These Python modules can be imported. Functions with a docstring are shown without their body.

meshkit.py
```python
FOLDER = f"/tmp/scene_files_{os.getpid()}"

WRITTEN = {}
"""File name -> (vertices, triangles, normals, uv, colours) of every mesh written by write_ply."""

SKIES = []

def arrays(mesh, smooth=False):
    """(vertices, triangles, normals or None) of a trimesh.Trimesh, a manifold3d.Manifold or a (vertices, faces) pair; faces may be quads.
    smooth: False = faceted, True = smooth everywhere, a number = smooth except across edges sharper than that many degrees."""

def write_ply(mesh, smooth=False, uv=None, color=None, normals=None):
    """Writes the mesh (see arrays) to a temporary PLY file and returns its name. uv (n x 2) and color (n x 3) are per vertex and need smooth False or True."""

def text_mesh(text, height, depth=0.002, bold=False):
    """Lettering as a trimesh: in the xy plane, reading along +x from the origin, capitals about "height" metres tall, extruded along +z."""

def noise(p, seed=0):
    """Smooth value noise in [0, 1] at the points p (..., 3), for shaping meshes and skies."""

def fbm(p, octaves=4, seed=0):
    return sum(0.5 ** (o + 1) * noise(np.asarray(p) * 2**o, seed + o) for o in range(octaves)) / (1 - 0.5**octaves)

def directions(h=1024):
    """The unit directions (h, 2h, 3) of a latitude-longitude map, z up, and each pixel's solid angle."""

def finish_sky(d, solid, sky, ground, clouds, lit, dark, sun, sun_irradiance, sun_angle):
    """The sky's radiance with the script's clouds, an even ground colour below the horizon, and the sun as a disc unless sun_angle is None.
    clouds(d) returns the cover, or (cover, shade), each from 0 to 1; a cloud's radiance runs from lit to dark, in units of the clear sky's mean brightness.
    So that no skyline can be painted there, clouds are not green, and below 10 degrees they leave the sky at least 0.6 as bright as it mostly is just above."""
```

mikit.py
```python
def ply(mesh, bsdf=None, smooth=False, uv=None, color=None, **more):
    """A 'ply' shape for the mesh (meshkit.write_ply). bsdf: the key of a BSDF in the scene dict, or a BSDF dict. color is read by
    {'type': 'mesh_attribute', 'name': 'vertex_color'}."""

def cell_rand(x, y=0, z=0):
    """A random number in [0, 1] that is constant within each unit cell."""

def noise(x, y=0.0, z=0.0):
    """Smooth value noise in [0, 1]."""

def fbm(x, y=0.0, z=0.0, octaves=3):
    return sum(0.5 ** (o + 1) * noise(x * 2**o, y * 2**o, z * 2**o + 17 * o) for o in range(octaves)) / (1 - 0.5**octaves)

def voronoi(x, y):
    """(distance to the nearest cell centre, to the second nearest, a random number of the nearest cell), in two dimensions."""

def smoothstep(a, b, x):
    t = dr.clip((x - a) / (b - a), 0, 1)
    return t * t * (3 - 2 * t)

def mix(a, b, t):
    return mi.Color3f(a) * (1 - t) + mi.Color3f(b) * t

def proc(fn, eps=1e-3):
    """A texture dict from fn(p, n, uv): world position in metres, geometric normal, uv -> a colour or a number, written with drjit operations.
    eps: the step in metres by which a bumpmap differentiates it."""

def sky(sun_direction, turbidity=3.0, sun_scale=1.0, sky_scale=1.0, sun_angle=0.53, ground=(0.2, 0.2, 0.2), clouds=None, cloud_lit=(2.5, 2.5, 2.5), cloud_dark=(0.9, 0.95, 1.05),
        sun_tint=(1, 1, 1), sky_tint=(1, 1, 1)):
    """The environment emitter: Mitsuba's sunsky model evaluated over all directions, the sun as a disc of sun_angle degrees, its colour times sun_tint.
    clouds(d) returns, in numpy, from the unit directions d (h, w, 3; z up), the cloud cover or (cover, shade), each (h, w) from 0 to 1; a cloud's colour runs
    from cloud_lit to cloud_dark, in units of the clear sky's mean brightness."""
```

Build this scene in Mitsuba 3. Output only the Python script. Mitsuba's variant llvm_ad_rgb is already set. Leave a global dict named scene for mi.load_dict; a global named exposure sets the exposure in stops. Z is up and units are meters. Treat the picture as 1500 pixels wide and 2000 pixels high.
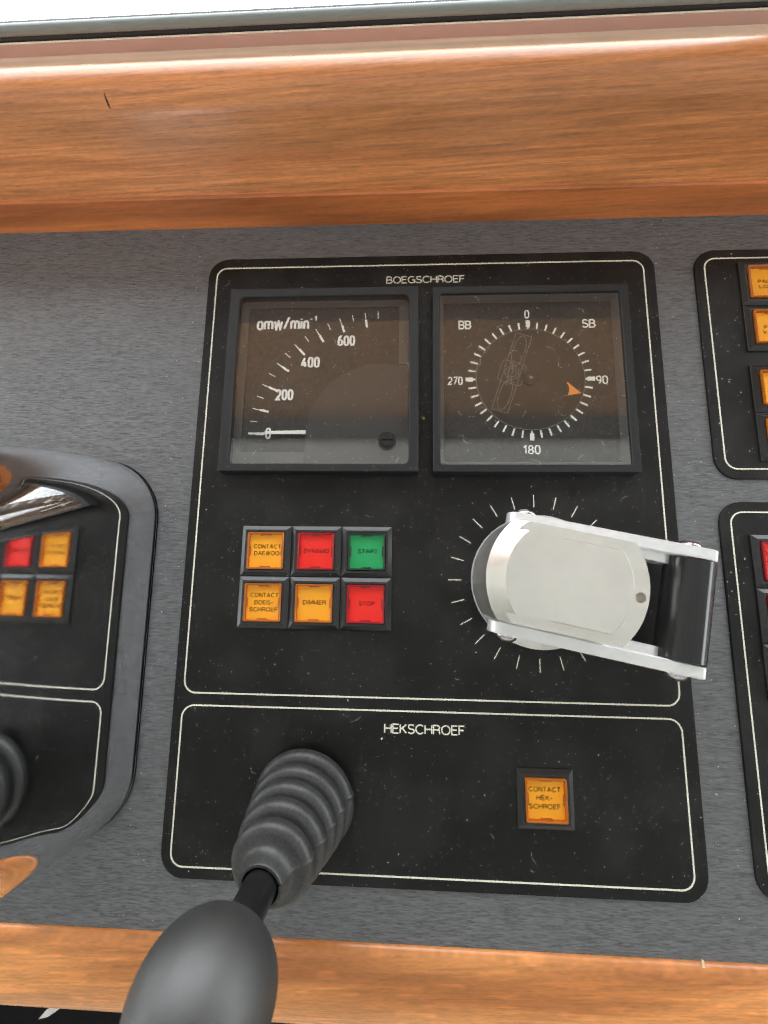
import math, random
import numpy as np, trimesh, mitsuba as mi, drjit as dr, mikit
import manifold3d as m3
from shapely.geometry import Polygon, LineString, Point, box as sbox
from shapely.ops import unary_union
from shapely import affinity
from mikit import proc, noise, fbm, cell_rand, smoothstep, mix

T = mi.ScalarTransform4f
scene, labels = {}, {}
exposure = 3.0

# ---------------------------------------------------------------- camera (panel frame in mm: x right, y away, z up; origin at the
# upper left corner of the six buttons; 1 unit of the scene = 1 m)
CAM = np.array([77.87, -24.78, 207.34]) / 1000
FWD = np.array([-0.04821868, 0.15299040, -0.98705061])
UPV = np.array([-0.0072096, 0.98812103, 0.15350851])
scene['camera'] = {
    'type': 'thinlens', 'fov': 2 * math.degrees(math.atan(750 / 852.84)), 'fov_axis': 'x', 'aperture_radius': 0.0005,
    'focus_distance': 0.195, 'near_clip': 0.005, 'far_clip': 200.0,
    'to_world': T().look_at(origin=CAM.tolist(), target=(CAM + FWD).tolist(), up=UPV.tolist())}

# ---------------------------------------------------------------- daylight: an overcast sky seen through the windows
SKY_K = 1.0
scene['sky'] = mikit.sky([0.08, 0.577, 1.0], turbidity=4, sun_scale=0.2, sky_scale=SKY_K, sun_angle=3, ground=(0.30, 0.31, 0.30),
                         clouds=lambda d: 1.0, cloud_lit=(5.8, 6.1, 6.3), sun_tint=(0.96, 1.0, 1.02))

# ---------------------------------------------------------------- materials
def two(b): return {'type': 'twosided', 'nested': b}
def rgb(*c): return {'type': 'rgb', 'value': list(c)}
def pr(col, rough=0.5, **k):
    return two({'type': 'principled', 'base_color': rgb(*col) if isinstance(col, (tuple, list)) else col, 'roughness': rough, **k})

def wood_fn(tone, seed, fig):
    def fn(p, n, uv):
        x, y, z = p.x + seed, p.y, p.z
        w = fbm(x * 5.0, y * 22, z * 22, 3)
        v = y * 0.8 + z - x * 0.035 + 0.0012 * (fbm(x * 14, y * 60, z * 60, 2) - .5)
        t = v * 110 * fig + w * 2.6 / fig
        band = fbm(x * 3.0 + 3, t, seed, 4)
        mid = fbm(x * (30 if fig == 1 else 22), v * 760 * fig + w * 5, seed * 2, 4)
        fine = fbm(x * 60, v * 2000, seed, 2)
        pore = noise(x * 170 + 31, v * 2600 + w * 12, seed + 7)
        streak = noise(x * 60 + 11, v * 1150 + w * 3, seed + 3)
        c = mix((0.53, 0.188, 0.060), (0.77, 0.310, 0.108), smoothstep(0.2, 0.8, band * .6 + mid * .4))
        grit = noise(x * 420, v * 2600, seed + 17)
        c = c * (0.91 + 0.18 * mid) * (0.93 + 0.14 * fine) * (0.91 + 0.18 * grit)
        if fig < 1:
            blot = fbm(x * 9 + 2, v * 85 + w * 2.2, seed + 19, 3)
            c = c * mix((0.74, 0.66, 0.58), (1.16, 1.20, 1.20), smoothstep(0.3, 0.7, blot))
        elif seed > 1:
            blot = fbm(x * 8 + 1, v * 60 + w * 2.0, seed + 23, 2)
            c = c * mix((0.72, 0.66, 0.62), (1.12, 1.10, 1.06), smoothstep(0.35, 0.6, blot))
        c = c * (1.0 - 0.13 * smoothstep(0.72, 0.9, pore)) * (1.0 - 0.12 * smoothstep(0.66, 0.95, streak)) * (1.0 + 0.10 * smoothstep(0.3, 0.05, streak))
        line = noise(x * 26 + 5, v * 1500 + w * 6, seed + 11)
        c = c * (1.0 - 0.15 * smoothstep(0.76, 0.92, line))
        fleck = noise(x * 95 + 3, v * 900 + w * 9, seed + 13)
        c = c * (1.0 + (0.22 if fig < 1 else 0.08) * smoothstep(0.68, 0.9, fleck))
        big = fbm(x * 2.6 + 9, v * 26 + w * 2, seed, 2)
        c = c * (0.80 + 0.26 * smoothstep(.22, .55, big) + .12 * big)
        return c * mi.Color3f(*tone)
    return fn
for k, tn, sd in (('wood_coaming', (0.90, 0.86, 0.86), 0.0), ('wood_strip', (0.82, 0.66, 0.58), 4.7), ('wood_rail', (1.06, 1.10, 0.98), 9.1)):
    scene[k] = two({'type': 'principled', 'base_color': proc(wood_fn(tn, sd, 0.55 if k == 'wood_rail' else 1.0)), 'roughness': 0.32, 'specular': 0.6, 'clearcoat': 0.5, 'clearcoat_gloss': 0.95})

def brushed_fn(p, n, uv):
    x, y = p.x, p.y
    w = noise(x * 60, y * 90) * 0.0005
    a = noise(x * 330, (y + w) * 2100)
    b = noise(x * 520 + 5, (y + w) * 3100 + 3)
    c = noise(x * 130, (y + w) * 1300)
    g = fbm(x * 12, y * 16, 3, 3)
    v = 0.145 + 0.06 * (a - .5) + 0.05 * (b - .5) + 0.03 * (c - .5) + 0.03 * (g - .5)
    v = v * (1 - 0.22 * smoothstep(0.70, 0.95, noise(x * 420, (y + w) * 2900 + 40)))
    return mi.Color3f(0.97, 1.0, 1.06) * v
def brushed_h(p, n, uv):
    x, y = p.x, p.y
    return 0.00004 * noise(x * 90, y * 1500) + 0.00003 * noise(x * 200, y * 2800)
scene['brushed'] = two({'type': 'principled', 'base_color': proc(brushed_fn), 'roughness': 0.42, 'metallic': 0.25, 'specular': 0.6})

def black_fn(p, n, uv):
    g = fbm(p.x * 60, p.y * 60, p.z * 60, 3)
    f = noise(p.x * 2600, p.y * 2600)
    v = 0.0065 + 0.007 * smoothstep(.35, .75, g) + 0.010 * smoothstep(0.78, 1.0, f)
    return mi.Color3f(1.03, 1.0, 0.98) * v
def smudge_fn(p, n, uv):
    a = fbm(p.x * 38 + 3, p.y * 30, p.z * 30, 4)
    b = noise(p.x * 140, p.y * 420, 5)
    return 0.40 + 0.24 * smoothstep(0.3, 0.7, a) - 0.05 * b
scene['black_plate'] = two({'type': 'principled', 'base_color': proc(black_fn), 'roughness': proc(smudge_fn), 'specular': 0.28})
scene['white_print'] = pr((0.74, 0.72, 0.62), 0.55)
scene['dial_print'] = pr((0.82, 0.82, 0.79), 0.6)
scene['faint_print'] = pr((0.19, 0.17, 0.14), 0.6)
scene['orange_print'] = pr((0.80, 0.27, 0.05), 0.5)
scene['black_plastic'] = pr((0.012, 0.0125, 0.0135), 0.25, specular=0.6)
scene['bezel_plastic'] = pr((0.013, 0.0145, 0.015), 0.5, specular=0.4)
scene['gloss_black'] = pr((0.012, 0.012, 0.013), 0.14, specular=0.5)
def dialf(p, n, uv):
    return mi.Color3f(0.040, 0.036, 0.032) * (0.85 + 0.3 * noise(p.x * 900, p.y * 900))
scene['dial_face'] = two({'type': 'principled', 'base_color': proc(dialf), 'roughness': 0.7, 'specular': 0.3})
scene['dial_frame'] = pr((0.075, 0.072, 0.068), 0.6, specular=0.3)
scene['dial_cover'] = pr((0.052, 0.048, 0.044), 0.6, specular=0.3)
scene['dial_disc'] = pr((0.034, 0.029, 0.024), 0.5, specular=0.3)
scene['meter_glass'] = {'type': 'thindielectric', 'int_ior': 1.75, 'ext_ior': 1.0}
scene['pane_glass'] = {'type': 'thindielectric', 'int_ior': 1.5, 'ext_ior': 1.0}
scene['lens'] = {'type': 'thindielectric', 'int_ior': 1.16, 'ext_ior': 1.0}
AMB = {'amber': ((0.97, 0.415, 0.017), (0.42, 0.11, 0.008), (0.25, 0.082, 0.005)),
       'red': ((0.90, 0.022, 0.014), (0.28, 0.008, 0.012), (0.22, 0.009, 0.007)),
       'green': ((0.018, 0.36, 0.11), (0.008, 0.03, 0.016), (0.006, 0.06, 0.022)),
       'dark': ((0.035, 0.03, 0.03), (0.02, 0.018, 0.018), (0.3, 0.3, 0.3))}
for k, (a, b, c) in AMB.items():
    scene['legend_' + k] = pr(a, 0.45, specular=0.3)
    scene['cap_' + k] = pr(b, 0.18, specular=0.5)
    scene['text_' + k] = pr(c, 0.6, specular=0.1)
def alu_fn(p, n, uv):
    return mi.Color3f(0.82, 0.795, 0.745) * (0.86 + 0.15 * fbm(p.x * 90, p.y * 90, p.z * 90, 3)) * (0.985 + 0.03 * noise(p.x * 2400, p.y * 2400, p.z * 2400))
def alu_rough(p, n, uv):
    return 0.26 + 0.16 * smoothstep(0.3, 0.7, fbm(p.x * 60, p.y * 60, p.z * 60, 4))
scene['aluminium'] = two({'type': 'principled', 'base_color': proc(alu_fn), 'roughness': proc(alu_rough), 'metallic': 0.9, 'specular': 0.5})
scene['bright_aluminium'] = pr((0.84, 0.85, 0.86), 0.33, metallic=0.6)
scene['steel'] = two({'type': 'roughconductor', 'material': 'Cr', 'alpha': 0.08})
scene['chrome'] = two({'type': 'roughconductor', 'material': 'none', 'alpha': 0.003, 'specular_reflectance': rgb(0.90, 0.91, 0.92)})
def rub_fn(p, n, uv):
    f = noise(p.x * 1700, p.y * 1700, p.z * 1700)
    g = fbm(p.x * 120, p.y * 120, p.z * 120, 3)
    return mi.Color3f(0.97, 1.0, 1.0) * (0.018 + 0.016 * f + 0.012 * g)
scene['rubber'] = two({'type': 'principled', 'base_color': proc(rub_fn), 'roughness': 0.42, 'specular': 0.6})
def knob_fn(p, n, uv):
    g = fbm(p.x * 70 + 40 * p.z, p.y * 30, p.z * 60, 4)
    return mi.Color3f(0.94, 1.0, 0.98) * (0.014 + 0.018 * g)
scene['knob_rubber'] = two({'type': 'principled', 'base_color': proc(knob_fn), 'roughness': 0.47, 'specular': 1.0})
scene['dust_white'] = pr((0.62, 0.62, 0.60), 0.9)
scene['crumb_amber'] = pr((0.45, 0.27, 0.08), 0.8)
scene['dark_mark'] = pr((0.035, 0.016, 0.010), 0.8)
scene['chip_pale'] = pr((0.75, 0.62, 0.42), 0.8)
scene['paper'] = pr((0.80, 0.79, 0.78), 0.7)
def ledge_sheen_fn(p, n, uv):
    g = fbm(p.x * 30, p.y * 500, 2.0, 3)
    return mi.Color3f(0.72, 0.56, 0.43) * (0.8 + 0.35 * g)  # same varnished wood; its strong reflection is put into this pale colour
scene['ledge_sheen_wood'] = two({'type': 'principled', 'base_color': proc(ledge_sheen_fn), 'roughness': 0.22, 'specular': 0.7})
scene['gasket'] = pr((0.012, 0.012, 0.016), 0.5)
scene['weather_rubber'] = pr((0.20, 0.235, 0.225), 0.33, specular=0.5)
scene['sill_metal'] = pr((0.55, 0.42, 0.40), 0.32, metallic=0.5)  # aluminium; the pink of the reflected wood is put into the base colour
scene['sill_edge'] = pr((0.8, 0.8, 0.68), 0.3)
scene['white_deck'] = pr((0.80, 0.80, 0.79), 0.6)
scene['ceiling_paint'] = pr((0.55, 0.56, 0.55), 0.7)
scene['wall_paint'] = pr((0.72, 0.70, 0.64), 0.7)
scene['header_wood'] = pr((0.50, 0.27, 0.13), 0.5)
scene['frame_brown'] = pr((0.16, 0.085, 0.06), 0.6)
scene['dark_trim'] = pr((0.03, 0.03, 0.03), 0.6)
scene['floor_black'] = pr((0.010, 0.010, 0.011), 0.8, specular=0.1)

# ---------------------------------------------------------------- helpers
def add(key, mesh, bsdf, smooth=30, **info):
    base, i = key, 0
    while key in scene:
        i += 1; key = f'{base}_{i:03d}'
    if hasattr(mesh, 'to_mesh'):
        mm = mesh.to_mesh(); mesh = trimesh.Trimesh(mm.vert_properties[:, :3], mm.tri_verts, process=False)
    mesh = mesh.copy(); mesh.apply_scale(0.001)
    scene[key] = mikit.ply(mesh, bsdf, smooth=smooth)
    if info: labels[key] = info
    return key
THINGS = set()
def thing(name, label, cat, group=None, kind=None):
    key, i = name, 0
    while key in THINGS:
        i += 1; key = f'{name}_{i:03d}'
    THINGS.add(key)
    labels[key] = {'label': label, 'category': cat}
    if group: labels[key]['group'] = group
    if kind: labels[key]['kind'] = kind
    return key
cat_ = trimesh.util.concatenate
def ex(poly, z0, z1):
    ms = [trimesh.creation.extrude_polygon(g, z1 - z0, engine='earcut') for g in getattr(poly, 'geoms', [poly]) if g.area > 1e-6]
    m = cat_(ms); m.apply_translation([0, 0, z0]); return m
def rr(x0, y0, x1, y1, r, n=6):
    """ring of a rounded rectangle, counter-clockwise"""
    r = max(r, 1e-3); out = []
    for cx, cy, a0 in ((x1 - r, y1 - r, 0), (x0 + r, y1 - r, 90), (x0 + r, y0 + r, 180), (x1 - r, y0 + r, 270)):
        for k in range(n + 1):
            a = math.radians(a0 + 90 * k / n); out.append((cx + r * math.cos(a), cy + r * math.sin(a)))
    return np.array(out)
def loft(rings, cap0=True, cap1=True, closed=False):
    n = len(rings[0]); V = np.vstack(rings); F = []
    m = len(rings)
    for i in range(m if closed else m - 1):
        a, b = i * n, ((i + 1) % m) * n
        for k in range(n):
            k2 = (k + 1) % n
            F += [(a + k, a + k2, b + k2), (a + k, b + k2, b + k)]
    V = list(map(tuple, V))
    if not closed:
        for on, idx, flip in ((cap0, 0, True), (cap1, m - 1, False)):
            if on:
                c = len(V); V.append(tuple(np.mean(rings[idx], 0)))
                for k in range(n):
                    t = (c, idx * n + k, idx * n + (k + 1) % n)
                    F.append(t[::-1] if flip else t)
    return trimesh.Trimesh(np.array(V, float), np.array(F), process=False)
def R3(ring, z): return np.c_[ring, np.full(len(ring), z)]
def circ(cx, cy, r, n=48): 
    a = np.arange(n) * 2 * math.pi / n
    return np.c_[cx + r * np.cos(a), cy + r * np.sin(a)]
def lathe(prof, cx=0, cy=0, n=64, cap0=True, cap1=True):
    return loft([R3(circ(cx, cy, r, n), z) for r, z in prof], cap0, cap1)
def profile_x(pts, x0, x1, nx=2):
    """closed profile of (y, z) swept along x"""
    p = np.array(pts); xs = np.linspace(x0, x1, nx)
    return loft([np.c_[np.full(len(p), x), p] for x in xs])
def tube(pts, r, n=12, caps=True):
    pts = np.asarray(pts, float); r = np.broadcast_to(r, (len(pts),))
    t = np.gradient(pts, axis=0); t /= np.linalg.norm(t, axis=1, keepdims=True)
    a = np.cross(t, [0, 0, 1.0]); 
    bad = np.linalg.norm(a, axis=1) < 1e-3
    a[bad] = np.cross(t[bad], [1.0, 0, 0]); a /= np.linalg.norm(a, axis=1, keepdims=True); b = np.cross(t, a)
    an = np.arange(n) * 2 * math.pi / n
    rings = [pts[i] + r[i] * (np.cos(an)[:, None] * a[i] + np.sin(an)[:, None] * b[i]) for i in range(len(pts))]
    return loft(rings, caps, caps)

# ---- a single-stroke alphabet (unit height)
def arc(cx, cy, rx, ry, a0, a1, n=14, e=1.0):
    o = []
    for k in range(n + 1):
        a = math.radians(a0 + (a1 - a0) * k / n); c, s = math.cos(a), math.sin(a)
        o.append((cx + rx * math.copysign(abs(c) ** e, c), cy + ry * math.copysign(abs(s) ** e, s)))
    return o
GL = {
 'A': (.72, [[(0, 0), (.36, 1), (.72, 0)], [(.13, .34), (.59, .34)]]),
 'B': (.60, [[(0, .52), (.34, .52)] + arc(.34, .76, .22, .24, -90, 90)[::1] + [(0, 1), (0, 0), (.36, 0)] + arc(.36, .26, .24, .26, -90, 90) + [(.3, .52)]]),
 'C': (.72, [arc(.40, .5, .40, .5, 42, 318, 24)]),
 'D': (.66, [[(0, 0), (0, 1), (.26, 1)] + arc(.26, .5, .40, .5, 90, -90) + [(0, 0)]]),
 'E': (.54, [[(.54, 1), (0, 1), (0, 0), (.54, 0)], [(0, .53), (.49, .53)]]),
 'F': (.50, [[(.50, 1), (0, 1), (0, 0)], [(0, .52), (.44, .52)]]),
 'G': (.76, [arc(.40, .5, .40, .5, 45, 330, 24) + [(.76, .46), (.45, .46)], [(.76, .46), (.76, 0)]]),
 'H': (.64, [[(0, 0), (0, 1)], [(.64, 0), (.64, 1)], [(0, .52), (.64, .52)]]),
 'I': (.05, [[(.025, 0), (.025, 1)]]),
 'K': (.60, [[(0, 0), (0, 1)], [(.58, 1), (0, .40)], [(.20, .60), (.60, 0)]]),
 'L': (.48, [[(0, 1), (0, 0), (.48, 0)]]),
 'M': (.74, [[(0, 0), (0, 1), (.37, .05), (.74, 1), (.74, 0)]]),
 'N': (.62, [[(0, 0), (0, 1), (.62, 0), (.62, 1)]]),
 'O': (.80, [arc(.40, .5, .40, .5, 0, 360, 32)]),
 'P': (.56, [[(0, 0), (0, 1), (.32, 1)] + arc(.32, .73, .24, .27, 90, -90) + [(0, .46)]]),
 'R': (.62, [[(0, 0), (0, 1), (.34, 1)] + arc(.34, .75, .25, .25, 90, -90) + [(0, .50)], [(.36, .50), (.56, .40), (.60, 0)]]),
 'S': (.58, [arc(.29, .755, .26, .245, 25, 245, 16) + arc(.29, .25, .29, .25, 72, -160, 18)]),
 'T': (.60, [[(0, 1), (.60, 1)], [(.30, 1), (.30, 0)]]),
 'V': (.66, [[(0, 1), (.33, 0), (.66, 1)]]),
 'W': (.92, [[(0, 1), (.23, 0), (.46, 1), (.69, 0), (.92, 1)]]),
 'Y': (.64, [[(0, 1), (.32, .45), (.64, 1)], [(.32, .45), (.32, 0)]]),
 '-': (.34, [[(0, .40), (.30, .40)]]),
 '0': (.56, [arc(.28, .5, .28, .5, 0, 360, 32, .72)]),
 '1': (.32, [[(0, .76), (.24, 1), (.24, 0)]]),
 '2': (.56, [arc(.28, .71, .27, .29, 165, -35, 14) + [(.0, 0), (.56, 0)]]),
 '4': (.62, [[(.40, 1), (0, .26), (.62, .26)], [(.44, .55), (.44, 0)]]),
 '6': (.56, [arc(.28, .30, .28, .30, 0, 360, 28), arc(.36, .34, .36, .66, 180, 80, 10) + [(.48, .96)]]),
 '7': (.54, [[(0, 1), (.54, 1), (.18, 0)]]),
 '8': (.56, [arc(.28, .75, .25, .25, 0, 360, 26), arc(.28, .26, .28, .26, 0, 360, 26)]),
 '9': (.56, [arc(.28, .70, .28, .30, 0, 360, 28), arc(.20, .66, .36, .66, 0, -80, 10)]),
 'o': (.50, [arc(.25, .35, .25, .35, 0, 360, 28, .72)]),
 'm': (.84, [[(0, 0), (0, .70)], [(0, .45)] + arc(.21, .45, .21, .25, 180, 0) + [(.42, 0)], [(.42, .45)] + arc(.63, .45, .21, .25, 180, 0) + [(.84, 0)]]),
 'n': (.44, [[(0, 0), (0, .70)], [(0, .45)] + arc(.22, .45, .22, .25, 180, 0) + [(.44, 0)]]),
 'w': (.78, [[(0, .70), (.17, 0), (.39, .68), (.61, 0), (.78, .70)]]),
 'i': (.05, [[(.025, 0), (.025, .70)], [(.025, .84), (.025, .96)]]),
 '/': (.50, [[(0, 0), (.50, 1.08)]]),
 ' ': (.3, []),
}
def text_poly(s, x, y, h, width=None, stroke=0.3, gap=0.2, mirror=False, cap=2):
    """lettering whose left end and baseline are at (x, y); width stretches it to a total width"""
    lines, cx = [], 0.0
    for ch in s:
        w, strokes = GL[ch]
        for st in strokes: lines.append([(cx + a, b) for a, b in st])
        cx += w + gap
    cx -= gap
    k = h if width is None else (width - stroke) / cx
    hh = h - stroke
    parts = []
    for st in lines:
        q = [(x + stroke / 2 + a * k, y + stroke / 2 + b * hh) for a, b in st]
        parts.append(LineString(q).buffer(stroke / 2, cap_style=cap, join_style=2, mitre_limit=1.6, quad_segs=4))
    return unary_union(parts).simplify(0.012)
def line_ring(x0, y0, x1, y1, r, w):
    p = Polygon(rr(x0, y0, x1, y1, r, 10)).exterior
    return p.buffer(w / 2, quad_segs=4)

# ================================================================= the surroundings that light the place
rng = random.Random(5)
def boxm(x0, x1, y0, y1, z0, z1):
    b = trimesh.creation.box([x1 - x0, y1 - y0, z1 - z0]); b.apply_translation([(x0 + x1) / 2, (y0 + y1) / 2, (z0 + z1) / 2]); return b
add('deck', boxm(-5000, 5000, 226, 7000, -60, -20), 'white_deck', False, kind='structure', label='white painted deck outside the front window')
add('ceiling', boxm(-1400, 1400, -1500, 330, 760, 800), 'ceiling_paint', False, kind='structure', label='pale ceiling of the wheelhouse')
add('ceiling__dark_trim', boxm(-1400, 1400, 292, 334, 738, 758), 'dark_trim', False)
hd = profile_x([(334, 770), (360, 800), (500, 600), (462, 572)], -1400, 1400)
add('window_header', hd, 'header_wood', False, kind='structure', label='brown wooden header above the front window')
add('window_header__window_frame', profile_x([(462, 571), (500, 599), (530, 520), (500, 500)], -1400, 1400), 'frame_brown', False)
add('added_post', boxm(270, 380, 0, 60, 0, 520).apply_transform(np.array([[1, 0, 0, 0], [0, 1, .52, 222], [0, 0, 1, 50], [0, 0, 0, 1.0]])), 'frame_brown', False, kind='structure', label='unseen brown post added at the right of the front window to dim the lip highlight')  # added out of view to dim the coaming lip highlight on the right
add('rear_wall', boxm(-1400, 1400, -1540, -1500, -900, 800), 'wall_paint', False, kind='structure', label='cream painted wall behind the console')
for sx in (-1, 1):
    side = [boxm(sx * 1330 - 20, sx * 1330 + 20, -450, 560, -900, 120), boxm(sx * 1330 - 20, sx * 1330 + 20, -450, 560, 480, 770), boxm(sx * 1330 - 20, sx * 1330 + 20, -1500, -450, -900, 770)]
    add('side_wall', cat_(side), 'wall_paint', False, kind='structure', label='cream side wall of the wheelhouse with a long window')
add('floor', boxm(-2600, 2600, -1600, 100, -920, -900), 'floor_black', False, kind='structure', label='dark floor below the console')

# ================================================================= console
X0, X1 = -330, 470
con = thing('console', 'grey brushed console top between varnished wooden coaming and front rail', 'console')
add(con + '__brushed_top', boxm(X0, X1, -176, 163.6, -6, 0), 'brushed', False)
def curve(pts, n=6):
    return pts
# upper coaming board: leaning back, soft cove at its foot, rounded lip
cb = [(166.2, 18.0), (168.0, 26), (170.6, 37.5), (173.0, 47.0)]
cb += [(185.5 + 12 * math.cos(math.radians(a)), 47.6 + 12 * math.sin(math.radians(a))) for a in np.linspace(166, 15, 40)]
cb += [(197.6, 45.0), (197.6, 30), (185, 18.0)]
add(con + '__coaming_board', profile_x(cb, X0, X1), 'wood_coaming', 35)
add(con + '__window_ledge', profile_x([(197.7, 30), (197.7, 47.2), (205, 47.0), (214.5, 46.8), (214.5, 30)], X0, X1), 'ledge_sheen_wood', False)
st = [(163.6, -6), (163.6, 0.6)]
for k in range(1, 6):
    t = k / 5; st.append((163.6 + 1.2 * t * t, 0.6 + 16.6 * t))
st += [(166.0, 18.0), (176, 18.0), (176, -6)]
add(con + '__coaming_strip', profile_x(st, X0, X1), 'wood_strip', 35)
# front rail: rounded varnished wood
fr = [(-174.6, -8), (-174.6, 0.1)]
for k in range(0, 13):
    a = math.radians(90 + 120 * k / 12)
    fr.append((-194 + (17.5 if k < 1 else 1) * 0 + 15.5 * math.cos(a) + (18.8 - 15.5 * 0) * 0, -13.5 + 14.6 * math.sin(a)))
fr = [(-174.7, -8), (-174.7, 0.2), (-175.1, 1.0), (-176.0, 1.9), (-177.6, 2.6), (-181, 3.0), (-187, 3.1), (-193, 2.8), (-199, 1.6), (-204, -0.2), (-207.8, -2.8), (-210.2, -6.4), (-211.0, -11), (-209.4, -17), (-204, -22), (-190, -24), (-180, -22)]
add(con + '__front_rail', profile_x(fr, X0, X1), 'wood_rail', 40)
add(con + '__front_board', boxm(X0, X1, -172, -160, -700, -8), 'floor_black', False)
# a gouge on the coaming and small nicks
g = np.array([(-51.2, 178.0, 57.0), (-51.1, 177.0, 56.05), (-51.0, 176.15, 55.1), (-50.9, 175.4, 54.0), (-50.8, 174.8, 53.05)]) + [0, -.06, .06]
add(con + '__gouge', tube(g, [.08, .25, .40, .30, .06], 8), 'dark_mark', True, label='short dark gouge in the varnished wood')

# ================================================================= front window foot
wf = thing('window_frame', 'pale metal window sill with black gasket and grey rubber seal above the coaming', 'window frame')
add(wf + '__sill', profile_x([(213.3, 42), (213.3, 47.0), (213.5, 51.2), (213.9, 51.7), (224, 51.7), (224, 42)], X0, X1), 'sill_metal', False)
add(wf + '__sill_edge', profile_x([(213.4, 51.72), (213.4, 52.05), (213.9, 52.1), (214.2, 51.72)], X0, X1), 'sill_edge', False)
add(wf + '__gasket', profile_x([(214.4, 51.5), (214.4, 53.0), (215.2, 53.4), (224, 53.4), (224, 51.5)], X0, X1), 'gasket', False)
tb = [(217.6 + 2.6 * math.cos(math.radians(a)), 54.0 + 2.2 * math.sin(math.radians(a))) for a in range(0, 360, 15)]
add(wf + '__rubber_seal', profile_x(tb, X0, X1), 'weather_rubber', True)
gl = trimesh.Trimesh([(X0 - 900, 219.5, 55.8), (X1 + 900, 219.5, 55.8), (X1 + 900, 470, 540), (X0 - 900, 470, 540)], [(0, 1, 2), (0, 2, 3)], process=False)
add(wf + '__glass_pane', gl, 'pane_glass', False)

# ================================================================= control panels (black plates)
def plate(x0, y0, x1, y1, r, label):
    k = thing('control_panel', label, 'control panel')
    b = 0.25
    add(k + '__plate', loft([R3(rr(x0, y0, x1, y1, r, 12), 0.02), R3(rr(x0, y0, x1, y1, r, 12), 0.95), R3(rr(x0 + b, y0 + b, x1 - b, y1 - b, r - b, 12), 1.15)]), 'black_plate', 20)
    return k
ZT = 1.15
main = plate(-27.5, -153.6, 203.6, 143.5, 10.5, 'large black control panel with white outlines in the middle of the console')
add(main + '__border_line', ex(line_ring(-23.0, -77.2, 198.0, 138.0, 5.5, .70), ZT - .1, ZT + .06), 'white_print', False)
add(main + '__border_line', ex(line_ring(-23.0, -148.9, 197.8, -82.6, 5.5, .70), ZT - .1, ZT + .06), 'white_print', False)
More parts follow.
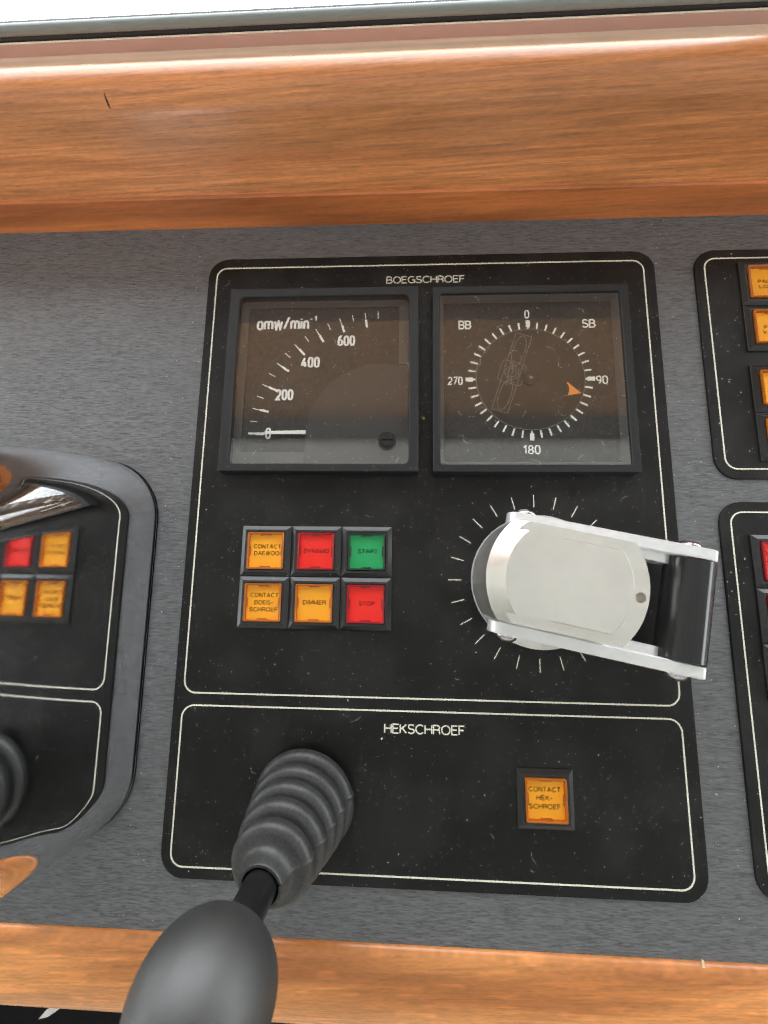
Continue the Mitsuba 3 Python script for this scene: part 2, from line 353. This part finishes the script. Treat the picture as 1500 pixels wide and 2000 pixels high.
add(main + '__lettering', ex(text_poly('BOEGSCHROEF', 67.2, 127.4, 4.15, 40.6, .52, .17), ZT - .1, ZT + .06), 'white_print', False, label='white lettering above the two meters')
add(main + '__lettering', ex(unary_union([text_poly('HEKSCHROEF', 69.2, -92.1, 4.2, 35.7, .58, .17), Point(68.3, -94.4).buffer(.45)]), ZT - .1, ZT + .06), 'white_print', False, label='white lettering in the lower field')
# tick marks round the big handle
HX, HY = 138.5, -24.4
for k in range(24):
    a = math.radians(90 + 15 * k); c, s = math.cos(a), math.sin(a)
    L = LineString([(HX + 34.4 * c, HY + 34.4 * s), (HX + 40.4 * c, HY + 40.4 * s)]).buffer(.2, cap_style=2)
    add(main + '__tick_mark', ex(L, ZT - .1, ZT + .06), 'white_print', False)
upr = plate(223.1, 23.9, 330, 143.0, 10.5, 'upper of the two black panels at the right edge holding amber buttons')
add(upr + '__border_line', ex(line_ring(227.9, 28.8, 326, 138.2, 5.5, .70), ZT - .1, ZT + .06), 'white_print', False)
lwr = plate(222.4, -152.6, 330, 13.1, 10.5, 'lower of the two black panels at the right edge holding red buttons')
add(lwr + '__border_line', ex(line_ring(227.4, -147.6, 326, 8.3, 5.5, .70), ZT - .1, ZT + .06), 'white_print', False)

# ================================================================= buttons
def button(x, y, colour, lines, label, group, lh=2.15, left=None, widths=None, mat='black_plastic'):
    """x, y: upper left corner of the 24 mm bezel"""
    k = thing('push_button', label, 'push button', group)
    a, b = 24.0, 24.0
    def q(i, r): return rr(x + i, y - b + i, x + a - i, y - i, r, 3)
    i0 = .06
    add(k + '__bezel', loft([R3(q(i0, .3), ZT - .2), R3(q(i0, .3), 1.9), R3(q(i0 + .12, .3), 2.05), R3(q(1.9, .3), 3.05), R3(q(2.05, .3), 3.1), R3(q(3.0, .4), 3.1), R3(q(3.15, .4), 2.95), R3(q(3.15, .4), 1.2)], False, False), mat, 12)
    rim = loft([R3(q(3.3, .7), 1.3), R3(q(3.3, .7), 3.9), R3(q(3.5, .6), 4.1), R3(q(3.95, .5), 4.1), R3(q(4.1, .4), 3.95), R3(q(4.25, .3), 2.15)], False, False)
    cx, cy = x + 12, y - 12
    notch = [boxm(cx - 2.4, cx + 2.4, y - 4.75, y - 4.2, 2.2, 3.0), boxm(cx - 2.4, cx + 2.4, y - 19.8, y - 19.25, 2.2, 3.0),
             boxm(x + 4.2, x + 4.75, cy - 2.2, cy + 2.2, 2.2, 3.0), boxm(x + 19.25, x + 19.8, cy - 2.2, cy + 2.2, 2.2, 3.0)]
    add(k + '__cap_rim', cat_([rim] + notch), 'cap_' + colour, 20)
    add(k + '__legend_plate', loft([R3(q(4.0, .3), 1.3), R3(q(4.0, .3), 2.2)], True, True), 'legend_' + colour, False)
    add(k + '__clear_lens', trimesh.Trimesh([(x + 4.1, y - 19.9, 3.85), (x + 19.9, y - 19.9, 3.85), (x + 19.9, y - 4.1, 3.85), (x + 4.1, y - 4.1, 3.85)], [(0, 1, 2), (0, 2, 3)], process=False), 'lens', False)
    if lines:
        ps = []
        for j, (s, dx, dy, w) in enumerate(lines):
            ps.append(text_poly(s, x + dx, y + dy, lh, w, .44, .26))
        add(k + '__lettering', ex(unary_union(ps), 2.15, 2.26), 'text_' + colour, False)
    return k
g6 = 'six push buttons in two rows under the left meter'
button(0, 0, 'amber', [('CONTACT', 5.9, -11.1, 13.3), ('DAEWOO', 6.3, -14.3, 12.2)], 'amber button with two lines of lettering, upper left of the six buttons', g6)
button(24, 0, 'red', [('DYNAMO', 6.1, -13.0, 12.1)], 'red button lettered DYNAMO, upper middle of the six buttons', g6)
button(48, 0, 'green', [('START', 7.8, -12.9, 9.4)], 'green button lettered START at the upper right of the six', g6)
button(0, -24, 'amber', [('CONTACT', 5.7, -9.8, 13.4), ('BOEG-', 7.8, -13.2, 9.0), ('SCHROEF', 5.6, -16.4, 13.4)], 'amber button lettered CONTACT BOEG-SCHROEF, lower left of the six buttons', g6)
button(24, -24, 'amber', [('DIMMER', 6.7, -12.8, 10.9)], 'amber button lettered DIMMER between two other buttons in the lower row', g6)
button(48, -24, 'red', [('STOP', 8.7, -12.9, 7.4)], 'red button lettered STOP at the lower right of the six', g6)
button(126.4, -104.0, 'amber', [('CONTACT', 4.9, -9.2, 13.5), ('HEK-', 8.1, -12.5, 7.0), ('SCHROEF', 4.9, -15.9, 13.3)], 'single amber button lettered CONTACT HEK-SCHROEF right of the joystick', None)
gu = 'amber buttons on the upper right panel'
button(243.7, 135.4, 'amber', [('PAL', 8.2, -12.2, 5.6), ('LOS', 8.6, -15.0, 6.4)], 'amber button lettered PAL LOS, top of the column at the right edge', gu, 1.9)
button(243.7, 111.4, 'amber', [('P', 8.2, -12.8, 1.7), ('VA', 7.5, -15.2, 4.4)], 'amber button second from the top at the right edge', gu, 1.9)
button(243.5, 80.1, 'amber', [], 'amber button third from the top at the right edge, below the gap', gu)
button(243.5, 56.1, 'amber', [], 'lowest amber button at the right edge', gu)
gr = 'buttons on the lower right panel'
button(234.6, -2.1, 'red', [('OL', 3.7 + .2, -9.6, 4.6), ('H', 4.6 + .3, -13.3, 1.9), ('T', 5.4 + .3, -17.0, 1.9)], 'red button with lettering, upper of the two at the right edge', gr, 2.15)
button(234.6, -26.2, 'red', [], 'plain red button, lower of the two at the right edge', gr)
button(234.6, -50.3, 'dark', [], 'black button below the red ones at the right edge', gr)

# ================================================================= meters
def meter_shell(x0, y0, x1, y1, ox0, oy0, ox1, oy1, ro, label, zt=8.0):
    k = thing('meter', label, 'meter')
    c = .35
    add(k + '__bezel', loft([R3(rr(x0, y0, x1, y1, .5, 6), ZT - .2), R3(rr(x0, y0, x1, y1, .5, 6), zt - c), R3(rr(x0 + c, y0 + c, x1 - c, y1 - c, .4, 6), zt),
                             R3(rr(ox0 - c, oy0 - c, ox1 + c, oy1 + c, ro + c, 6), zt), R3(rr(ox0, oy0, ox1, oy1, ro, 6), zt - c), R3(rr(ox0, oy0, ox1, oy1, ro, 6), 1.3)], False, False), 'bezel_plastic', 25)
    return k
lm = meter_shell(-12.0, 25.4, 83.9, 121.0, -7.0, 29.2, 79.3, 116.4, 2.6, 'square speed meter with a white needle resting at zero, left of the pair')
ZD = 3.0
# dial face (recessed), frame round it, quarter cover
add(lm + '__dial', boxm(-6.9, 79.2, 29.3, 116.3, 1.6, ZD), 'dial_face', False)
cov = Polygon([(29.0, 29.4), (29.0, 45)] + [(65.5 + 36.5 * math.cos(a), 45 + 36.5 * math.sin(a)) for a in np.linspace(math.pi, math.pi / 2 - .17, 40)] + [(74.2, 81), (79.1, 81), (79.1, 29.4)])
frame = Polygon(rr(-6.9, 29.4, 79.1, 116.2, 2.4)).difference(sbox(-3.0, 36.0, 74.2, 112.6)).difference(sbox(28.8, 29, 80, 81.2))
add(lm + '__dial_frame', ex(frame, ZD - .2, ZD + .9), 'dial_frame', False)
add(lm + '__cover_plate', ex(cov, ZD - .2, ZD + .9), 'dial_cover', False)
tk = []
CX, CY, RO = 65.5, 45.0, 65.4
for k in range(0, 16):
    a = math.radians(180 - k * 5.85 - .4); c, s = math.cos(a), math.sin(a)
    P = lambda r: (CX + r * c, CY + r * s)
    if k % 2 == 0:
        tk += [LineString([P(RO), P(61.0)]).buffer(.2, cap_style=2), LineString([P(61.6), P(57.3)]).buffer(.55, cap_style=2)]
    else:
        tk.append(LineString([P(RO), P(61.6)]).buffer(.18, cap_style=2))
for q in tk: add(lm + '__tick_mark', ex(q, ZD - .05, ZD + .08), 'dial_print', False)
lt = [text_poly('200', 12.7, 62.9, 5.9, 9.0, 1.05, .34, cap=2), text_poly('400', 24.8, 80.1, 5.9, 9.6, 1.05, .34), text_poly('600', 43.0, 91.7, 5.8, 9.0, 1.05, .34),
      text_poly('0', 8.6, 42.8, 5.9, 2.9, .92), text_poly('omw/min', .9, 100.9, 7.1, 27.3, 1.15, .26), text_poly('-', 28.2, 105.5, 2.8, 2.0, .62), text_poly('1', 30.6, 105.4, 3.1, 1.6, .62)]
add(lm + '__lettering', ex(unary_union(lt), ZD - .05, ZD + .08), 'dial_print', False)
nd = cat_([boxm(.5, 9.2, 45.25, 45.75, 4.1, 4.35), boxm(8.8, 29.0, 44.9, 46.75, 4.1, 4.5), boxm(29.0, 65, 45.2, 46.4, 4.0, 4.1)])
add(lm + '__needle', cat_([boxm(.5, 9.2, 45.3, 45.75, 4.1, 4.3), ex(Polygon([(8.8, 45.0), (29.0, 44.9), (29.0, 46.9), (8.8, 46.4)]), 4.1, 4.5)]), 'dial_print', False)
add(lm + '__glass', trimesh.Trimesh([(-7, 29.2, 6.9), (79.3, 29.2, 6.9), (79.3, 116.4, 6.9), (-7, 116.4, 6.9)], [(0, 1, 2), (0, 2, 3)], process=False), 'meter_glass', False)
sc = lathe([(4.4, 5.8), (4.4, 6.9), (4.1, 7.2), (3.2, 7.3), (3.0, 7.9), (2.7, 8.1)], 69.0, 40.6, 40)
slot = boxm(66.6, 71.4, 40.05, 41.15, 7.85, 8.16)
scm = m3.Manifold(m3.Mesh(np.float32(sc.vertices), np.uint32(sc.faces)))
def M(t): return m3.Manifold(m3.Mesh(np.float32(t.vertices), np.uint32(t.faces)))
slotm = boxm(66.4, 71.6, 40.05, 41.15, 7.3, 9)
cut = m3.Manifold.cylinder(2.4, 4.4, 4.4, 40).translate([69.0, 40.6, 5.0]) + m3.Manifold.cylinder(.8, 3.1, 2.7, 40).translate([69.0, 40.6, 7.35])
cut = cut - M(slotm)
add(lm + '__adjustment_screw', cut, 'black_plastic', 30)

rm = meter_shell(90.8, 25.4, 185.9, 120.4, 94.4, 29.0, 182.0, 116.6, 1.2, 'square direction meter with a round scale and orange arrow, right of the pair')
inner = loft([R3(rr(94.6, 29.2, 181.8, 116.4, .5, 2), 6.3), R3(rr(96.6, 31.4, 179.4, 114.2, .4, 2), ZD)], False, False)
add(rm + '__dial_frame', inner, 'dial_frame', False)
add(rm + '__dial', boxm(94.5, 181.9, 29.1, 116.5, 1.6, ZD), 'dial_face', False)
RX, RY = 138.4, 73.2
for k in range(40):
    a = math.radians(90 - 9 * k); c, s = math.cos(a), math.sin(a)
    P = lambda r: (RX + r * c, RY + r * s)
    big = k % 10 == 0
    q = LineString([P(26.4), P(31.0 if big else 30.2)]).buffer(.42, cap_style=2)
    if big: q = q.union(LineString([P(27.6), P(31.2)]).buffer(1.05, cap_style=2))
    add(rm + '__tick_mark', ex(q, ZD - .05, ZD + .08), 'dial_print', False)
lt = [text_poly('BB', 104.0, 100.0, 4.7, 6.4, .75, .22), text_poly('SB', 164.8, 100.0, 4.7, 6.7, .75, .22), text_poly('0', 136.8, 105.5, 4.5, 2.5, .62), text_poly('90', 170.0, 70.4, 4.4, 5.7, .62, .26),
      text_poly('180', 134.0, 35.2, 4.5, 8.1, .62, .26), text_poly('270', 98.4, 70.4, 4.4, 7.4, .62, .26)]
add(rm + '__lettering', ex(unary_union(lt), ZD - .05, ZD + .08), 'dial_print', False)
add(rm + '__disc', lathe([(26.0, 3.2), (26.0, 3.75), (25.9, 3.8)], RX, RY, 96), 'dial_disc', False)
add(rm + '__disc_edge', ex(Point(RX, RY).buffer(26.1, quad_segs=32).exterior.buffer(.12), 3.4, 3.82), 'faint_print', False)
# drawing of the thruster engraved on the disc
th = math.radians(72.0); ux, uy = math.cos(th), math.sin(th); vx, vy = -uy, ux
def DP(u, v): return (129.6 + u * ux + v * vx, 76.2 + u * uy + v * vy)
fl = [LineString([DP(u, v) for u, v in ((-20.6, -4), (21, -4), (21, 4), (-20.6, 4), (-20.6, -4))]),
      LineString([DP(12 + 8.2 * math.cos(t), 2.9 * math.sin(t)) for t in np.linspace(0, 2 * math.pi, 40)]),
      LineString([DP(-12 + 7.8 * math.cos(t), 2.9 * math.sin(t)) for t in np.linspace(0, 2 * math.pi, 40)]),
      LineString([DP(3.4 * math.cos(t), 3.4 * math.sin(t)) for t in np.linspace(0, 2 * math.pi, 30)]),
      LineString([DP(2.2 * math.cos(t), 2.2 * math.sin(t)) for t in np.linspace(0, 2 * math.pi, 30)]),
      LineString([DP(u, v) for u, v in ((-4.5, -6), (4.5, -6), (5.6, -4.6), (5.6, 5.0), (4.0, 6), (-4.5, 6), (-5.6, 4.6), (-5.6, -4.8), (-4.5, -6))]),
      LineString([DP(-6, -1.2), DP(7, 1.2)]), LineString([DP(-7, .6), DP(6, 2.2)])]
add(rm + '__engraved_drawing', ex(unary_union([q.buffer(.11, cap_style=2) for q in fl]), 3.75, 3.86), 'faint_print', False, label='faint line drawing of a thruster')
ar = Polygon([(162.4, 65.4), (155.9, 71.2)] + [(152.8 + 3.9 * math.cos(t), 69.0 - 0.2 + 4.6 * math.sin(t) - 1.2) for t in np.linspace(.72, -.78, 10)] + [(153.0, 63.9)])
add(rm + '__arrow', ex(ar.buffer(0), 3.75, 3.95), 'orange_print', False)
add(rm + '__hub', lathe([(3.8, 3.7), (3.8, 4.5), (3.4, 4.8), (1.2, 4.85), (.9, 5.3)], RX, RY, 40), 'dial_disc', 30)
add(rm + '__pivot_pin', lathe([(.8, 4.8), (.8, 5.5), (.5, 5.8)], RX, RY, 16), 'steel', 30)
add(rm + '__glass', trimesh.Trimesh([(94.4, 29, 7.0), (182, 29, 7.0), (182, 116.6, 7.0), (94.4, 116.6, 7.0)], [(0, 1, 2), (0, 2, 3)], process=False), 'meter_glass', False)

# ================================================================= azimuth handle
PH = math.radians(-11.3)
hk = thing('thruster_handle', 'silver aluminium steering handle with black grip right of the six buttons', 'control handle')
def hplace(m):
    if not hasattr(m, 'to_mesh'):
        m = m.copy()
        m.apply_transform(trimesh.transformations.rotation_matrix(PH, [0, 0, 1])); m.apply_translation([HX, HY, 0]); return m
    return m.rotate([0, 0, math.degrees(PH)]).translate([HX, HY, 0])
Cy = m3.Manifold.cylinder
add(hk + '__base_ring', hplace(lathe([(30.0, ZT - .1), (30.0, 2.0), (29.8, 2.4), (29, 2.5)], 0, 0, 96)), 'bright_aluminium', 30)
cube = lambda x0, x1, y0, y1, z0, z1: m3.Manifold.cube([x1 - x0, y1 - y0, z1 - z0]).translate([x0, y0, z0])
flats = cube(-40, 40, -19.4, 19.4, 5, 50)
lower = Cy(4.0, 29.7, 29.7, 160).translate([0, 0, 3.2])
drum = Cy(37.4 - 5, 29.7, 29.7, 160).translate([0, 0, 5]) + Cy(4.6, 29.7, 23.3, 160).translate([0, 0, 37.4])
shelf = Cy(2.6, 29.7, 29.7, 160).translate([0, 0, 37.4]) ^ cube(-5, 40, -30, 30, 0, 60)
body = ((drum - cube(-40, 40, 15.6, 40, 40, 60) - cube(-40, 40, -40, -15.8, 40, 60)) + shelf) ^ flats
slab = lambda z0, z1, i: Cy(z1 - z0, 23.3 - i, 23.3 - i, 160).translate([0, 0, z0]) ^ cube(-40, 40, -15.8 + i, 15.6 - i, 0, 60)
plat = m3.Manifold.batch_hull([slab(39.5, 41.5, 0), slab(41.5, 42.0, .45)])
body = (body - cube(-5, 40, -40, 40, 40, 60)) + (plat - cube(-40, -5, -40, 40, 0, 60)) + lower
body = body - Cy(12, 1.95, 1.95, 32).translate([26.6, -.4, 33.0])
add(hk + '__body', hplace(body), 'aluminium', 12)
EL = math.atan((27.4 - 24.1) / 83.2)
def arm_mesh(s):
    zt0, zt1 = 24.1, 27.5; uL, uR, hb = -21.9, 61.3, 11.5
    def zt(u): return zt0 + (zt1 - zt0) * (u - uL) / (uR - uL)
    prof = []
    r = hb / 2
    for k in range(11):
        a = math.radians(90 + 180 * k / 10); prof.append((uL + r + r * math.cos(a), zt(uL + r) - r + r * math.sin(a)))
    rc = 2.2
    for a0, (du, dz) in ((270, (-rc, -hb + rc)), (0, (-rc, -rc))):
        for k in range(6):
            a = math.radians(a0 + 90 * k / 5); prof.append((uR + du + rc * math.cos(a), zt(uR) + dz + rc * math.sin(a)))
    prof = np.array(prof)
    v0, v1 = (20.4, 25.4) if s > 0 else (-25.4, -20.4)
    ctr = prof.mean(0); b = .45
    ins = ctr + (prof - ctr) * (1 - 2 * b / np.array([uR - uL, hb]))
    def ring(p, v): return np.c_[p[:, 0], np.full(len(p), v), p[:, 1]]
    return loft([ring(ins, v0), ring(prof, v0 + b), ring(prof, v1 - b), ring(ins, v1)])
for s in (1, -1):
    add(hk + '__arm', hplace(arm_mesh(s)), 'bright_aluminium', 30)
def boss(s):
    v0, v1 = (16.8, 20.5) if s > 0 else (-20.5, -16.8)
    pl = LineString([(-10, 0), (42, 0)]).buffer(4.6, quad_segs=8)
    m = ex(pl, 0, abs(v1 - v0))            # (u, h) plane extruded along v
    V = m.vertices.copy()
    m.vertices = np.c_[V[:, 0], v1 - V[:, 2] if s > 0 else v0 + V[:, 2], V[:, 1] + 16.0 + 0.04 * (V[:, 0] + 20)]
    return m
for s in (1, -1):
    add(hk + '__arm_boss', hplace(boss(s)), 'bright_aluminium', 30)
# grip between the arms
gz = 20.6
def along_v(prof, u, z, n=48):
    a = np.arange(n) * 2 * math.pi / n
    return loft([np.c_[u + r * np.cos(a), np.full(n, v), z + r * np.sin(a)] for r, v in prof])
add(hk + '__grip', hplace(along_v([(8.9, -20.35), (9.3, -19.9), (9.3, 19.9), (8.9, 20.35)], 53.9, gz)), 'gloss_black', 30)
for s in (1, -1):
    for u, z in ((-14.0, 18.6), (53.0, gz)):
        pr_ = [(4.6, 25.3), (4.6, 26.0), (4.2, 26.9), (3.0, 27.8), (1.6, 28.2), (1.2, 28.2), (1.1, 27.4)]
        pr_ = [(r, s * v) for r, v in pr_]
        add(hk + '__screw', hplace(along_v(pr_, u, z, 28)), 'steel', 30)

# ================================================================= joystick
jk = thing('joystick', 'black joystick with egg shaped knob and ribbed rubber boot, at the bottom', 'joystick')
B0 = np.array([35.6, -119.0, ZT]); KC = np.array([28.16, -129.28, 85.04])
ax = (KC - B0) / np.linalg.norm(KC - B0)
def frame_of(ax):
    a = np.cross(ax, [0, 1.0, 0]); a /= np.linalg.norm(a); return a, np.cross(ax, a)
A, Bv = frame_of(ax)
def lathe_axis(prof, o, ax, n=72, mod=None, cap0=True, cap1=True):
    a, b = frame_of(ax); an = np.arange(n) * 2 * math.pi / n; rings = []
    for r, h in prof:
        rad = np.full(n, r) if mod is None else mod(r, an)
        rings.append(o + ax * h + rad[:, None] * (np.cos(an)[:, None] * a + np.sin(an)[:, None] * b))
    return loft(rings, cap0, cap1)
pf = []
hs = [4.0, 12.8, 21.2, 29.6, 38.2]; rs = [21.9, 20.3, 18.6, 16.9, 14.9]
pf.append((19.0, -.3))
for i, (h, r) in enumerate(zip(hs, rs)):
    lo = h - 4.3; hi = h + 4.1
    for k in range(21):
        t = -1 + 2 * k / 20
        dep = 4.3 if t < 0 else 3.6 + 1.5
        pf.append((r - dep * (1 - math.sqrt(max(0, 1 - abs(t) ** 2.1))), h + (t * 4.3 if t < 0 else t * 4.1)))
pf += [(8.8, 43.4), (8.2, 44.6), (7.8, 46.0), (7.6, 48.2), (7.2, 48.8), (6.4, 48.9), (6.2, 47.8), (6.2, 44)]
seam = None
ang = np.arange(144) * 2 * math.pi / 144
sd = np.array([0.93, 0.22, 0.0]); sa = math.atan2(sd @ Bv, sd @ A)
def seam_mod(r, an):
    d = np.abs((an - sa + math.pi) % (2 * math.pi) - math.pi) * r
    return r + 0.7 * np.clip(1 - d / 0.6, 0, 1)
add(jk + '__rubber_boot', lathe_axis(pf, B0, ax, 288, seam_mod), 'rubber', 40)
add(jk + '__stick', lathe_axis([(5.6, 30), (5.6, 70)], B0, ax, 40), 'gloss_black', 30)
kp = []
for k in range(0, 41):
    t = math.pi * k / 40
    h = -math.cos(t); r = math.sin(t)
    kp.append((max(r * 17.64 * (1 - 0.15 * h), .02), h * 20.39))
add(jk + '__knob', lathe_axis(kp, KC, ax, 96, None, False, False), 'knob_rubber', True)

# ================================================================= chrome housing at the left edge
ck = thing('chrome_housing', 'polished chrome housing at the left edge mirroring the black panel', 'housing')
rings = []
def hous(z):
    t = z / 110.0
    lean = 0.8 * t + 5.0 * t * t
    xr = -42.3 - lean; yt = 32.6 - 7 * t - 24 * t * t; yb = -141.0 + 5 * t + 4 * t * t
    base = rr(-122, yb, xr, yt, 30, 24)
    # slight outward bow of the right side towards the rear
    out = []
    for x, y in base:
        if x > -90: x += -1.6 * ((y + 60) / 80) ** 2 * (1 if y > -60 else .4)
        out.append((x, y))
    return np.array(out)
def resample(ring, n=260):
    L = LineString(np.vstack([ring, ring[:1]])); return np.array([L.interpolate(k / n, normalized=True).coords[0] for k in range(n)])
def hring(z, inset=0.0):
    p = Polygon(hous(z)); 
    if inset: p = p.buffer(-inset, quad_segs=16)
    r = np.array(p.exterior.coords)[:-1]
    if not p.exterior.is_ccw: r = r[::-1]
    i = np.argmin(r[:, 0] * 1000 + r[:, 1]); r = np.roll(r, -i, axis=0)
    return R3(resample(r), z)
zs = list(np.linspace(0.05, 96, 26))
rings = [hring(z) for z in zs]
for k in range(1, 9):
    a = math.radians(90 * k / 8); q = hring(96 + 14 * math.sin(a), 14 * (1 - math.cos(a))); rings.append(q)
add(ck + '__shell', loft(rings), 'chrome', True)
add(ck + '__base_gasket', ex(Polygon(hous(0)).buffer(.1), 0.02, .06), 'gasket', False)

# ================================================================= dust, lint and crumbs
nr = np.random.default_rng(11)
tri0 = trimesh.creation.icosphere(subdivisions=0)
def specks(n, x0, x1, y0, y1, z, rlo, rhi, keep=None):
    ms = []
    while len(ms) < n:
        x, y = nr.uniform(x0, x1), nr.uniform(y0, y1)
        if keep is not None and not keep(x, y): continue
        r = rlo * (rhi / rlo) ** (nr.random() ** 2.2)
        m = tri0.copy(); m.apply_scale([r * nr.uniform(.7, 1.4), r * nr.uniform(.7, 1.4), r * .6]); m.apply_transform(trimesh.transformations.rotation_matrix(nr.uniform(0, 6), [0, 0, 1]))
        m.apply_translation([x, y, z + r * .3]); ms.append(m)
    return ms
def inb(x, y, b): return b[0] < x < b[1] and b[2] < y < b[3]
MB = [(-12.5, 84.4, 25, 121.5), (90.4, 186.4, 25, 121), (-.5, 72.5, -48.5, .5), (126, 151, -128.5, -103.5), (108, 169, -55, 6), (242, 330, 31, 136), (234, 330, -75, -1), (14, 57, -141, -97)]
free = lambda x, y: not any(inb(x, y, b) for b in MB)
edge = lambda x, y: free(x, y) and (free(x - 3, y) and free(x + 3, y) and free(x, y - 3) and free(x, y + 3)) is False
clump = lambda x, y: free(x, y) and mikit.meshkit.fbm(np.array([x * .035, y * .035, 1.7]), 3, 4) > .5
ms = specks(1700, -27, 203, -153, 143, ZT, .055, .17, free) + specks(1100, -27, 203, -153, 143, ZT, .045, .16, clump) + specks(70, -27, 203, -153, 143, ZT, .14, .36, free) + specks(420, -27, 203, -153, 143, ZT, .05, .16, edge)
ms += specks(160, 83.9, 90.8, 20, 124, ZT, .06, .2) + specks(200, 223, 245, -150, 142, ZT, .06, .3, free)
ms += specks(420, -46, 250, -172, 163, 0, .06, .28, lambda x, y: (x < -28 or x > 204) and not (x > 222.5))
ms += specks(380, -6.5, 79, 29.5, 116, 6.92, .05, .17) + specks(420, 95, 181.5, 29.5, 116, 7.02, .05, .17)
ms += specks(60, -12, 84, 25.4, 29, 8.0, .05, .16) + specks(60, 0, 72, -48, 0, 3.1, .05, .2)
add('dust', cat_(ms), 'dust_white', False, kind='stuff', label='fine white dust specks scattered over panels and glass')
fs = []
for (n, x0, x1, y0, y1, z) in ((34, -27, 203, -153, 143, ZT), (10, -6, 79, 30, 116, 6.95), (40, 95, 181, 30, 116, 7.05)):
    for _ in range(n):
        x, y = nr.uniform(x0, x1), nr.uniform(y0, y1)
        if z < 2 and not free(x, y): continue
        L = nr.uniform(1.2, 5.0); a = nr.uniform(0, 6.3); kx = nr.uniform(-2.2, 2.2); pts = []
        for k in range(9):
            t = k / 8; pts.append((x, y, z + .06 + .10 * math.sin(3 * t))); x += L / 8 * math.cos(a + kx * t); y += L / 8 * math.sin(a + kx * t)
        fs.append(tube(pts, .035, 4))
add('lint', cat_(fs), 'dust_white', False, kind='stuff', label='short pale lint fibres lying on the panels')
def blob(x, y, z, r, sx=1, sy=1, sz=.7, seed=0):
    m = trimesh.creation.icosphere(subdivisions=2); m.vertices *= (1 + .35 * (mikit.meshkit.noise(m.vertices * 2.1 + seed) - .5))[:, None]
    m.apply_scale([r * sx, r * sy, r * sz]); m.apply_translation([x, y, z]); return m
add('crumb', blob(86.6, 53.9, ZT + .4, .62, 1, 1.4, .8, 3), 'crumb_amber', True, label='tiny amber crumb on the panel between the two meters', category='crumb')
ch = ex(Polygon([(197.7, -173.2), (198.4, -173.4), (199.0, -176.7), (197.5, -176.6)]), 1.3, 1.8)
add('wood_chip', ch, 'chip_pale', False, label='pale splinter lying on the front rail edge at the lower right', category='chip')
pp = np.array([(-92.4, -231.2, -24.5), (-88.3, -228.4, -24), (-83.0, -224.4, -23.5), (-77.5, -219.5, -22)]); ww = [.1, 1.5, 1.6, 1.2]
vs, fcs = [], []
for p, w in zip(pp, ww): vs += [(p[0] - w * .5, p[1] + w * .8, p[2]), (p[0] + w * .5, p[1] - w * .8, p[2] + .3)]
for i in range(3): fcs += [(2 * i, 2 * i + 1, 2 * i + 3), (2 * i, 2 * i + 3, 2 * i + 2)]
sl = trimesh.Trimesh(vs, fcs, process=False)
sl2 = sl.copy(); sl2.vertices = sl2.vertices + [0, 0, -.25]; sl2.invert()
add('paper_sliver', cat_([sl, sl2]), 'paper', False, label='white pointed sliver hanging below the front rail at the lower left', category='sliver')
